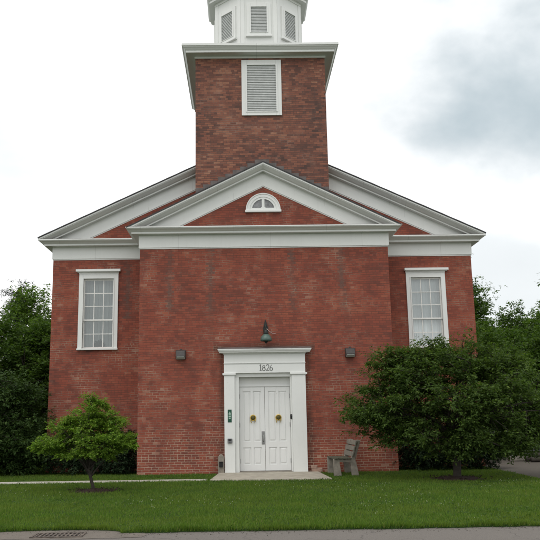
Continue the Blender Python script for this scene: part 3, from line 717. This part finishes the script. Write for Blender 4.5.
# ------------------------------------------------------------------ fence, timber, block at the end of the drive
t = thing('wire_fence', 'low wire fence with pale metal posts behind the gravel drive', 'fence', (0, 4.6, 0))
for x in (7.4, 8.45, 9.5, 10.6, 11.7, 12.8):
    b = MB(); b.tube([(x, 0, -.05), (x, 0, .93)], .035, 10); b.lathe((x, 0, .93), [(.04, 0), (.03, .025), (.005, .035)], 10); b.build('post', M['galv'], t)
b = MB(); b.tube([(7.4, 0, .90), (12.8, 0, .90)], .022, 8); b.build('rail', M['galv'], t)
b = MB()
for k in range(9): b.tube([(7.4, .0, .08+k*.095), (12.8, .0, .08+k*.095)], .0022, 4)
for k in range(54): b.tube([(7.4+k*.1, 0, .05), (7.4+k*.1, 0, .88)], .002, 4)
b.build('wire_mesh', M['galv'], t)
b = MB(); b.box(7.9, 10.6, 3.28, 3.46, .02, .17); o = b.build('timber_beam', M['wood'], None, bevel=.015); tag(o, 'long grey timber beam lying at the end of the gravel drive', 'beam')
rl = random.Random(4)
for k in range(5):
    b = MB(); y = 2.75 + k*.09; x = 8.55 + rl.uniform(-.3, .3); z = .09 + (k % 2)*.13
    b.tube([(x, y, z), (x+.7, y+rl.uniform(-.15, .15), z+.02)], [.075, .065], 10); o = b.build('cut_log', M['darkbark'], None)
    tag(o, 'dark cut log heaped with others beside the tan stone block', 'log', 'cut logs heaped by the drive')
b = MB(); b.box(9.32, 10.2, 2.55, 3.05, 0, .36); b.box(9.25, 10.0, 2.5, 3.1, .361, .46); o = b.build('stone_block', M['tan'], None, bevel=.03); tag(o, 'tan capped stone block on the gravel at the right edge', 'block')

# ------------------------------------------------------------------ foliage
def quads_mesh(name, V, mat, parent=None, n=4):
    k = len(V)//n; me = bpy.data.meshes.new(name)
    me.vertices.add(len(V)); me.vertices.foreach_set('co', np.asarray(V, np.float32).ravel())
    me.loops.add(len(V)); me.loops.foreach_set('vertex_index', np.arange(len(V), dtype=np.int32))
    me.polygons.add(k); me.polygons.foreach_set('loop_start', np.arange(0, len(V), n, dtype=np.int32)); me.polygons.foreach_set('loop_total', np.full(k, n, np.int32))
    me.update(calc_edges=True); me.materials.append(mat)
    o = bpy.data.objects.new(name, me); COL.objects.link(o)
    if parent: o.parent = parent
    return o
def leaves(rng, C, size, up=.9, aspect=.5, D=None, droop=.25):
    n = len(C); nr = rng.normal(size=(n, 3)); nr[:, 2] = np.abs(nr[:, 2]) + up; nr /= np.linalg.norm(nr, axis=1)[:, None]
    d = rng.normal(size=(n, 3)) if D is None else D + rng.normal(size=(n, 3))*.55
    d -= nr*(d*nr).sum(1)[:, None]; d /= np.linalg.norm(d, axis=1)[:, None] + 1e-9
    s = np.cross(nr, d); L = (size*rng.uniform(.6, 1.35, n))[:, None]
    V = np.empty((n, 4, 3)); V[:, 0] = C; V[:, 1] = C + d*L*.45 + s*L*aspect*.5 - nr*L*.05; V[:, 2] = C + d*L - nr*L*droop; V[:, 3] = C + d*L*.45 - s*L*aspect*.5 - nr*L*.05
    return V.reshape(-1, 3)
def branch_pts(a, bb, bow, rnd, n=7):
    a, bb = Vector(a), Vector(bb); P = []
    j = Vector((rnd.uniform(-1, 1), rnd.uniform(-1, 1), 0))*bow*.35
    for k in range(n+1):
        t = k/n; p = a.lerp(bb, t) + (Vector((0, 0, 1))*bow + j)*math.sin(math.pi*t)
        P.append(p + Vector((rnd.uniform(-1, 1), rnd.uniform(-1, 1), rnd.uniform(-1, 1)))*.03*bow*2*(0 if k in (0, n) else 1))
    return P
def tree(name, label, cat, base, fork, lobes, nclump, per, csize, leaf, lmat, bmat, tr, seed, flat=.55, group=None, nlimb=18, shell=.42, up=.9, shoots=0, extra=None, aspect=.5):
    """lobes: (cx,cy,cz,rx,ry,rz,weight) relative to base"""
    rng = np.random.default_rng(seed); rnd = random.Random(seed)
    root = thing(name, label, cat, base, 0, group)
    W = np.array([l[6] for l in lobes], float); W /= W.sum()
    K = []
    while len(K) < nclump:
        l = lobes[rng.choice(len(lobes), p=W)]
        d = rng.normal(size=3); d /= np.linalg.norm(d); r = rng.uniform()**shell
        p = np.array(l[:3]) + d*r*np.array(l[3:6])
        if p[2] > .1: K.append(p)
    K = np.array(K)
    if extra is not None: K = np.vstack([K, np.array(extra)])
    cen = np.array([sum(l[k]*w for l, w in zip(lobes, W)) for k in range(3)])
    # sprays: each clump is several short twigs with leaves along them
    CC = []; DD = []; twigs = []
    for p in K:
        out = p - np.array([fork[0], fork[1], fork[2]]); out[2] *= .45; out /= np.linalg.norm(out)+1e-6
        s = csize*rng.uniform(.6, 1.35); nt = max(3, per//14)
        for q in range(nt):
            d = out + rng.normal(size=3)*np.array([.75, .75, .75*flat+.1]); d /= np.linalg.norm(d)
            st = p + rng.normal(size=3)*s*np.array([.33, .33, .33*flat]); Lw = s*rng.uniform(.4, 1.0)
            m = max(4, int(per/nt)); tt = rng.uniform(0, 1, m)
            pts = st + d*(tt*Lw)[:, None] + rng.normal(size=(m, 3))*s*.06; pts[:, 2] -= .10*s*tt**2
            CC.append(pts); DD.append(np.tile(d, (m, 1)))
            if q < 2: twigs.append((p, st, st + d*Lw))
    for q in range(shoots):
        k = rng.integers(len(K)); p = K[np.argsort(-K[:, 2])[rng.integers(max(3, len(K)//4))]]
        d = np.array([rng.normal()*.3, rng.normal()*.3, 1.0]); Lw = csize*rng.uniform(.7, 1.4); m = 12
        tt = np.linspace(.1, 1, m); CC.append(p + d*(tt*Lw)[:, None] + rng.normal(size=(m, 3))*.02); DD.append(np.tile(d*.4, (m, 1)) + rng.normal(size=(m, 3))*.7)
        twigs.append((p, p, p + d*Lw))
    C = np.vstack(CC); D = np.vstack(DD)
    quads_mesh('crown', leaves(rng, C, leaf, up, aspect, D), lmat, root)
    b = MB()
    f = Vector(fork)
    P = branch_pts((0, 0, -.08), f, .04, rnd, 6); b.tube(P, [tr*(1.35 if i == 0 else 1.05-.05*i) for i in range(7)], 12)
    far = [K[0]]; idx = list(range(len(K))); rnd.shuffle(idx)
    main = []
    for i in idx[:nlimb]:
        p = Vector(K[i]); h = rnd.uniform(.55, 1.0); a = Vector((0, 0, 0)).lerp(f, h) if rnd.random() < .4 else f
        Q = branch_pts(a, p, .10*(p-a).length, rnd, 7); r0 = tr*rnd.uniform(.30, .55)
        b.tube(Q, [r0*(1-.88*k/7) for k in range(8)], 7); main.append(Q)
    for i in idx[nlimb:]:
        p = Vector(K[i]); bq = min((q for Q in main for q in Q[2:]), key=lambda q: (q-p).length)
        Q = branch_pts(bq, p, .06, rnd, 3); b.tube(Q, [max(.004, tr*.13*(1-.2*k)) for k in range(4)], 5)
    for (p, s_, e) in twigs[::2]:
        b.tube([p, s_, e], [max(.003, tr*.05), max(.003, tr*.04), .002], 4)
    b.build('trunk', bmat, root, smooth=True)
    return root

# small bright tree on the left lawn
tree('ornamental_tree', 'small bright green spreading tree in a mulch ring on the left lawn', 'tree', (-3.93, -4.47, 0), (-.16, .0, .50),
     [(-.15, 0, 1.16, .92, .85, .45, 3.6), (-.02, 0, 1.60, .50, .52, .37, 1.8), (-.90, 0, 1.06, .46, .52, .27, 1.5), (.42, 0, 1.04, .40, .46, .26, 1.3), (-.15, -.05, .84, .82, .65, .17, 1.4), (-.07, 0, 1.88, .26, .26, .16, .6), (-.55, 0, 1.42, .42, .46, .26, 1.1), (.32, 0, 1.42, .30, .38, .21, .7), (-1.15, 0, .98, .22, .26, .14, .5)],
     320, 130, .185, .054, M['leaf_bright'], M['darkbark'], .040, 11, flat=.35, nlimb=26, shell=.6, up=1.2, shoots=24)
# wide dark tree on the right
lob = [(.0, 0, 2.0, 1.95, 1.6, 1.1, 4.2), (-1.35, 0, 1.75, 1.15, 1.0, .72, 2.2), (1.35, 0, 1.9, 1.3, 1.2, 1.05, 2.4), (.05, 0, 2.85, 1.05, .95, .62, 1.8), (-.8, 0, 2.5, .95, .85, .65, 1.4), (1.0, 0, 2.6, 1.0, .9, .6, 1.3), (-1.95, -.1, 1.55, .60, .6, .28, .8), (-1.15, 0, 2.75, .72, .6, .48, 1.0), (.1, -.5, 1.05, 1.8, .9, .46, 2.2), (-1.35, -.2, 1.25, .85, .7, .42, 1.1), (1.8, 0, 1.2, .8, .8, .55, 1.0), (.9, -.3, .85, 1.1, .7, .3, 1.1), (.1, -.9, 1.75, .8, .5, .6, 1.2)]
tree('spreading_tree', 'wide dark green tree with layered branches in front of the right window', 'tree', (4.50, -2.70, 0), (.05, 0, .95), lob,
     720, 170, .35, .070, M['leaf_dark'], M['darkbark'], .10, 23, flat=.42, nlimb=34, shell=.5, shoots=34,
     extra=[(-1.85, -.1, 2.55), (-1.7, 0, 2.95), (-2.05, -.1, 2.2), (-2.3, 0, 1.5), (-1.9, 0, 2.1), (-2.35, 0, 1.62), (-1.5, -.1, 3.1), (-1.95, .1, 2.8), (-1.3, 0, 3.05)])
# dark shrubs against the wall
tree('evergreen_shrub', 'dense dark shrub against the wall behind the small bright tree', 'shrub', (-4.75, .62, 0), (0, 0, .3),
     [(0, 0, .75, .95, .6, .74, 3), (.6, 0, .62, .50, .5, .62, 1.6), (-.9, 0, .55, .85, .5, .55, 1.6), (-.1, -.2, .3, 1.2, .5, .3, 1.8)], 300, 120, .24, .052, M['leaf_shrub'], M['darkbark'], .05, 31, flat=.8, nlimb=20, group='dark shrubs round the church')
tree('evergreen_shrub', 'broad dark shrub against the wall behind the wide tree', 'shrub', (5.15, .45, 0), (0, 0, .3),
     [(0, 0, .85, 1.4, .65, .82, 3), (-.9, 0, .65, .75, .6, .65, 1.8), (.95, 0, .65, .7, .55, .6, 1.6), (0, -.2, .3, 1.5, .5, .3, 2)], 380, 120, .26, .055, M['leaf_shrub'], M['darkbark'], .05, 32, flat=.8, nlimb=24, group='dark shrubs round the church')
tree('lilac_shrub', 'tall dark rounded shrub at the left corner of the church', 'shrub', (-8.05, 1.0, 0), (0, 0, .5),
     [(0, 0, 1.5, 1.55, 1.3, 1.35, 4), (.6, -.2, .75, 1.15, 1.0, .75, 2.6), (-.9, 0, 1.0, 1.2, 1.1, 1.0, 1.2), (.35, 0, 2.15, 1.0, .9, .65, 1), (1.2, -.3, .5, .6, .5, .5, .8)], 480, 150, .38, .085, M['leaf_lilac'], M['darkbark'], .08, 33, flat=.7, nlimb=28, group='dark shrubs round the church')
tree('lilac_shrub', 'low dark hedge shrub at the left edge of the lawn', 'shrub', (-10.6, 2.4, 0), (0, 0, .4),
     [(0, 0, 1.1, 1.7, 1.2, 1.1, 3), (.3, 0, .5, 1.6, 1.0, .5, 1.6)], 260, 130, .40, .09, M['leaf_lilac'], M['darkbark'], .07, 34, flat=.7, nlimb=20, group='dark shrubs round the church')
# background trees
def bg(label, base, h, w, lmat, seed, low=.12, nc=260, per=150, leaf=.125, cs=.70, conifer=False, name='broadleaf_tree'):
    r = random.Random(seed)
    if conifer:
        lob = [(0, 0, h*(.12+.085*k), w*(1-.088*k)*.95+.12, w*(1-.088*k)*.95+.12, h*.06, 1.1-.09*k) for k in range(10)]
        return tree(name, label, 'tree', base, (0, 0, h*.9), lob, nc, per, cs*.7, leaf*.8, M['leaf_conifer'], M['darkbark'], .13, seed, flat=.3, group='trees behind the church', nlimb=14, aspect=.3)
    lob = [(0, 0, h*.55, w*.8, w*.8, h*.36, 3)]
    for k in range(7):
        a = r.uniform(0, 6.28); q = r.uniform(.3, .62)
        lob.append((w*q*math.cos(a), w*q*math.sin(a), h*r.uniform(.3, .80), w*r.uniform(.32, .5), w*r.uniform(.32, .5), h*r.uniform(.12, .19), 1))
    lob.append((w*r.uniform(-.2, .2), w*r.uniform(-.2, .2), h*.87, w*.36, w*.36, h*.12, .8))
    lob.append((0, 0, h*low+.4, w*.8, w*.8, h*.14, 1))
    return tree(name, label, 'tree', base, (r.uniform(-.2, .2), 0, h*.42), lob, nc, per, cs, leaf, lmat, M['darkbark'], .17, seed, flat=.6, group='trees behind the church', nlimb=22)
bg('tall leafy tree at the far left edge reaching above the others', (-12.3, 5.2, 0), 7.35, 2.5, M['leaf_bg'], 41)
bg('mid green rounded tree just left of the church wall', (-9.7, 11.5, 0), 7.25, 2.4, M['leaf_bg_light'], 42)
bg('dark pointed spruce between the trees left of the church', (-11.3, 14.0, 0), 8.6, 1.9, M['leaf_conifer'], 43, conifer=True, name='spruce_tree')
bg('broad dark green tree low behind the left corner shrub', (-11.2, 8.6, 0), 5.9, 2.7, M['leaf_bg'], 44)
bg('dark leafy tree showing close beside the left church wall', (-8.7, 8.5, 0), 5.6, 1.7, M['leaf_bg'], 45)
bg('bushy green tree beside the right church wall', (9.3, 9.5, 0), 5.2, 2.3, M['leaf_bg'], 51)
bg('bushy green tree second from the right church wall', (11.6, 12.5, 0), 6.3, 2.5, M['leaf_bg'], 52)
bg('pale green rounded tree at the right edge of the picture', (13.2, 10.2, 0), 6.5, 2.5, M['leaf_bg_light'], 53)
bg('tall thin tree just peeping out above the right church wall', (9.95, 14.8, 0), 9.6, 1.45, M['leaf_bg'], 54)
bg('dark low tree filling the gap behind the wire fence', (11.4, 7.6, 0), 4.9, 2.5, M['leaf_bg'], 55, low=.06)
bg('dark low tree behind the wire fence beside the church', (8.6, 6.8, 0), 4.4, 1.7, M['leaf_bg'], 56, low=.06)
bg('tall tree beyond the right edge with one branch in view', (14.9, 11.0, 0), 8.4, 2.4, M['leaf_bg'], 57)

# ------------------------------------------------------------------ grass
rng = np.random.default_rng(3)
camx, camy = -.68, -21.4
def scatter(n, x0, x1, y0, y1, p=1.3):
    out = []; tot = 0
    while tot < n:
        m = 400000; x = rng.uniform(x0, x1, m); y = rng.uniform(y0, y1, m)
        d = y - camy; keep = rng.uniform(size=m) < (11.1/d)**p
        keep &= (np.abs(x - camx - .035*d) < .46*d + 1.0)
        keep &= ~((x > 6.40) & (x < 10.55) & (y < 5.6))
        keep &= ~((x > -14) & (x < -1.62) & (y > -2.12) & (y < -1.76))
        keep &= ~((np.abs(x) < 1.42) & (y > -2.33))
        keep &= ~((np.abs(x) < WF) & (y > -.02)) & ~((np.abs(x) < WM_) & (y > YM-.02))
        for (mx, my, mr) in MULCH: keep &= (x-mx)**2 + (y-my)**2 > (mr*.92)**2
        x = x[keep]; y = y[keep]
        e = np.array([edge_y(float(q)) for q in np.linspace(x0, x1, 3000)]); ey = np.interp(x, np.linspace(x0, x1, 3000), e)
        k = y > ey + .01; x = x[k]; y = y[k]
        out.append(np.stack([x, y], 1)); tot += len(x)
    return np.vstack(out)[:n]
P = scatter(330000, -15, 15, -10.3, 9.0)
n = len(P)
# height varies in tufts
tx = np.array([0.0]); g = 256
grid = np.array([[mnoise.noise((i*.13, j*.13, 0)) + .6*mnoise.noise((i*.45, j*.45, 5)) for j in range(g)] for i in range(g)])
hh = grid[(P[:, 0]*6).astype(int) % g, (P[:, 1]*6).astype(int) % g]
h = (.040 + .022*np.clip(hh, -1, 1.2))*rng.uniform(.6, 1.4, n); wd = rng.uniform(.004, .0085, n)
a = rng.uniform(0, 6.283, n); ln = rng.uniform(.1, .75, n)*h
B = np.stack([P[:, 0], P[:, 1], np.full(n, .0)], 1)
sx = np.stack([np.cos(a)*wd, np.sin(a)*wd, np.zeros(n)], 1); a2 = rng.uniform(0, 6.283, n)
tip = B + np.stack([np.cos(a2)*ln, np.sin(a2)*ln, h], 1)
V = np.empty((n, 3, 3)); V[:, 0] = B - sx; V[:, 1] = B + sx; V[:, 2] = tip
go = quads_mesh('grass', V.reshape(-1, 3), M['blade'], n=3); go['kind'] = 'stuff'
# fringe of longer blades along the road edge
xs_ = rng.uniform(-7.5, 7.5, 9000); e = np.array([edge_y(float(q)) for q in xs_]); n = len(xs_)
B = np.stack([xs_, e + rng.uniform(-.01, .10, n), np.full(n, -.02)], 1); h = rng.uniform(.035, .085, n)*(1+.5*np.sin(xs_*3.1)*np.sin(xs_*7.3)); a = rng.uniform(0, 6.283, n); wd = rng.uniform(.004, .008, n)
sx = np.stack([np.cos(a)*wd, np.sin(a)*wd, np.zeros(n)], 1)
V = np.empty((n, 3, 3)); V[:, 0] = B - sx; V[:, 1] = B + sx; V[:, 2] = B + np.stack([rng.normal(size=n)*.02, -rng.uniform(0, .05, n), h], 1)
fo = quads_mesh('edge_grass', V.reshape(-1, 3), M['blade'], n=3); fo['kind'] = 'stuff'
# broad-leaved weeds in loose clumps
Pw = scatter(5200, -9, 9, -10.15, -.3, 1.0); hv = grid[(Pw[:, 0]*4+30).astype(int) % g, (Pw[:, 1]*4+70).astype(int) % g]; Pw = Pw[hv > .25]
Cw = np.repeat(np.stack([Pw[:, 0], Pw[:, 1], np.full(len(Pw), .03)], 1), 4, 0) + rng.normal(size=(len(Pw)*4, 3))*np.array([.03, .03, .008])
wo = quads_mesh('lawn_weeds', leaves(rng, Cw, .042, .8, .6), M['leaf_bg']); wo['kind'] = 'stuff'
# clover heads
P = scatter(1300, -8, 8, -10.1, -3.0, 1.0)
hv = grid[(P[:, 0]*3+90).astype(int) % g, (P[:, 1]*3+40).astype(int) % g]; P = P[hv > .28]; n = len(P)
C = np.stack([P[:, 0], P[:, 1], rng.uniform(.04, .065, n)], 1); r = rng.uniform(.004, .0085, n)[:, None]
dirs = np.array([[1,0,0],[0,1,0],[-1,0,0],[0,-1,0]], float); Q = []
for k in range(4):
    a_, b_ = dirs[k], dirs[(k+1) % 4]
    Q.append(np.stack([C + a_*r, C + b_*r, C + np.array([0,0,1.])*r, ], 1)); Q.append(np.stack([C + b_*r, C + a_*r, C - np.array([0,0,1.])*r], 1))
co = quads_mesh('clover_flowers', np.concatenate(Q).reshape(-1, 3), M['clover'], n=3); co['kind'] = 'stuff'

# ------------------------------------------------------------------ sky and light
SUN_EL, SUN_AZ = R(58), R(-150)            # azimuth measured from +y towards +x
w = bpy.data.worlds.new('World'); scene.world = w; w.use_nodes = True; nt = w.node_tree; nt.nodes.clear()
N = lambda t, **k: [setattr(x, a, v) for x in [nt.nodes.new(t)] for a, v in k.items()] and nt.nodes[-1] or nt.nodes[-1]
out = nt.nodes.new('ShaderNodeOutputWorld'); bgn = nt.nodes.new('ShaderNodeBackground'); nt.links.new(bgn.outputs[0], out.inputs[0]); bgn.inputs[1].default_value = .10
sky = nt.nodes.new('ShaderNodeTexSky'); sky.sky_type = 'NISHITA'; sky.sun_disc = False; sky.sun_elevation = SUN_EL; sky.sun_rotation = SUN_AZ; sky.air_density = 1.5; sky.dust_density = 4
tc = nt.nodes.new('ShaderNodeTexCoord')
def wm(op, a, b=0.0, c=0.0):
    x = nt.nodes.new('ShaderNodeMath'); x.operation = op
    for i, v in enumerate((a, b, c)):
        if isinstance(v, bpy.types.NodeSocket): nt.links.new(v, x.inputs[i])
        else: x.inputs[i].default_value = v
    return x.outputs[0]
def wnoise(scale, detail, sc=(1, 1, 1), rough=.55, dist=.3):
    mp = nt.nodes.new('ShaderNodeMapping'); mp.inputs['Scale'].default_value = sc; nt.links.new(tc.outputs['Generated'], mp.inputs[0])
    x = nt.nodes.new('ShaderNodeTexNoise'); x.inputs['Scale'].default_value = scale; x.inputs['Detail'].default_value = detail; x.inputs['Roughness'].default_value = rough; x.inputs['Distortion'].default_value = dist
    nt.links.new(mp.outputs[0], x.inputs['Vector']); return x.outputs['Fac']
nz = wnoise(4.2, 6, (1, 1, 1.5), .5, .1); nf = wnoise(13, 5, (1, 1, 1.3), .5, .1)
def lobe(d, c0, c1):
    vm = nt.nodes.new('ShaderNodeVectorMath'); vm.operation = 'DOT_PRODUCT'; nt.links.new(tc.outputs['Generated'], vm.inputs[0]); vm.inputs[1].default_value = d
    v = wm('ADD', vm.outputs['Value'], wm('MULTIPLY', wm('SUBTRACT', nz, .5), .055)); v = wm('ADD', v, wm('MULTIPLY', wm('SUBTRACT', nf, .5), .012))
    mr = nt.nodes.new('ShaderNodeMapRange'); mr.interpolation_type = 'SMOOTHSTEP'; nt.links.new(v, mr.inputs[0]); mr.inputs[1].default_value = c0; mr.inputs[2].default_value = c1
    return mr.outputs[0]
dark = wm('MAXIMUM', lobe((.345, .838, .423), .973, 1.006), wm('MULTIPLY', lobe((.335, .926, .176), .988, 1.005), .45))
dark = wm('MAXIMUM', dark, wm('MULTIPLY', lobe((-.295, .912, .285), .987, 1.008), .36))
# mottled cloud elsewhere in the dome (overhead and behind the viewer)
mott = nt.nodes.new('ShaderNodeMapRange'); nt.links.new(nz, mott.inputs[0]); mott.inputs[1].default_value = .35; mott.inputs[2].default_value = .75; mott.inputs[3].default_value = 12.6; mott.inputs[4].default_value = 10.6
wc = nt.nodes.new('ShaderNodeCombineColor'); 
for i, k in enumerate((1.0, 1.0, 1.0)): nt.links.new(wm('MULTIPLY', mott.outputs[0], k), wc.inputs[i])
mx = nt.nodes.new('ShaderNodeMix'); mx.data_type = 'RGBA'; nt.links.new(dark, mx.inputs[0]); nt.links.new(wc.outputs[0], mx.inputs[6]); mx.inputs[7].default_value = (4.9, 5.75, 6.2, 1)
m2 = nt.nodes.new('ShaderNodeMix'); m2.data_type = 'RGBA'; m2.inputs[0].default_value = .95; nt.links.new(sky.outputs[0], m2.inputs[6]); nt.links.new(mx.outputs[2], m2.inputs[7]); nt.links.new(m2.outputs[2], bgn.inputs[0])
sl = bpy.data.lights.new('sun', 'SUN'); sl.energy = .7; sl.angle = R(35); sl.color = (1, .96, .9); so = bpy.data.objects.new('sun', sl); COL.objects.link(so)
d = Vector((math.sin(SUN_AZ)*math.cos(SUN_EL), math.cos(SUN_AZ)*math.cos(SUN_EL), math.sin(SUN_EL))); so.rotation_euler = d.to_track_quat('Z', 'Y').to_euler(); so.location = d*60

# ------------------------------------------------------------------ camera (solved from the photograph)
f_, pit, rol, yaw, cxp = 745.676, R(10.99624), R(.83778), R(.80459), 251.535
cp = Vector((-.67987, -21.38901, 1.6))
def ray(u0, v0):
    x = u0; y = f_*math.cos(pit) - v0*math.sin(pit); z = f_*math.sin(pit) + v0*math.cos(pit)
    return Vector((x*math.cos(yaw) + y*math.sin(yaw), -x*math.sin(yaw) + y*math.cos(yaw), z))
fwd = ray(0, 0).normalized()
rt = (ray(math.cos(rol), -math.sin(rol)) - ray(0, 0)).normalized(); upv = (ray(math.sin(rol), math.cos(rol)) - ray(0, 0)).normalized()
cam = bpy.data.cameras.new('camera'); cob = bpy.data.objects.new('camera', cam); COL.objects.link(cob); scene.camera = cob
cam.sensor_width = 36; cam.lens = f_/540*36; cam.shift_x = (270 - cxp)/540; cam.clip_end = 1000; cam.clip_start = .1
mt = Matrix((rt, upv, -fwd)).transposed().to_4x4(); mt.translation = cp; cob.matrix_world = mt
scene.view_settings.view_transform = 'Standard'; scene.view_settings.look = 'None'; scene.view_settings.exposure = .13; scene.view_settings.gamma = 1
scene.view_settings.use_curve_mapping = False
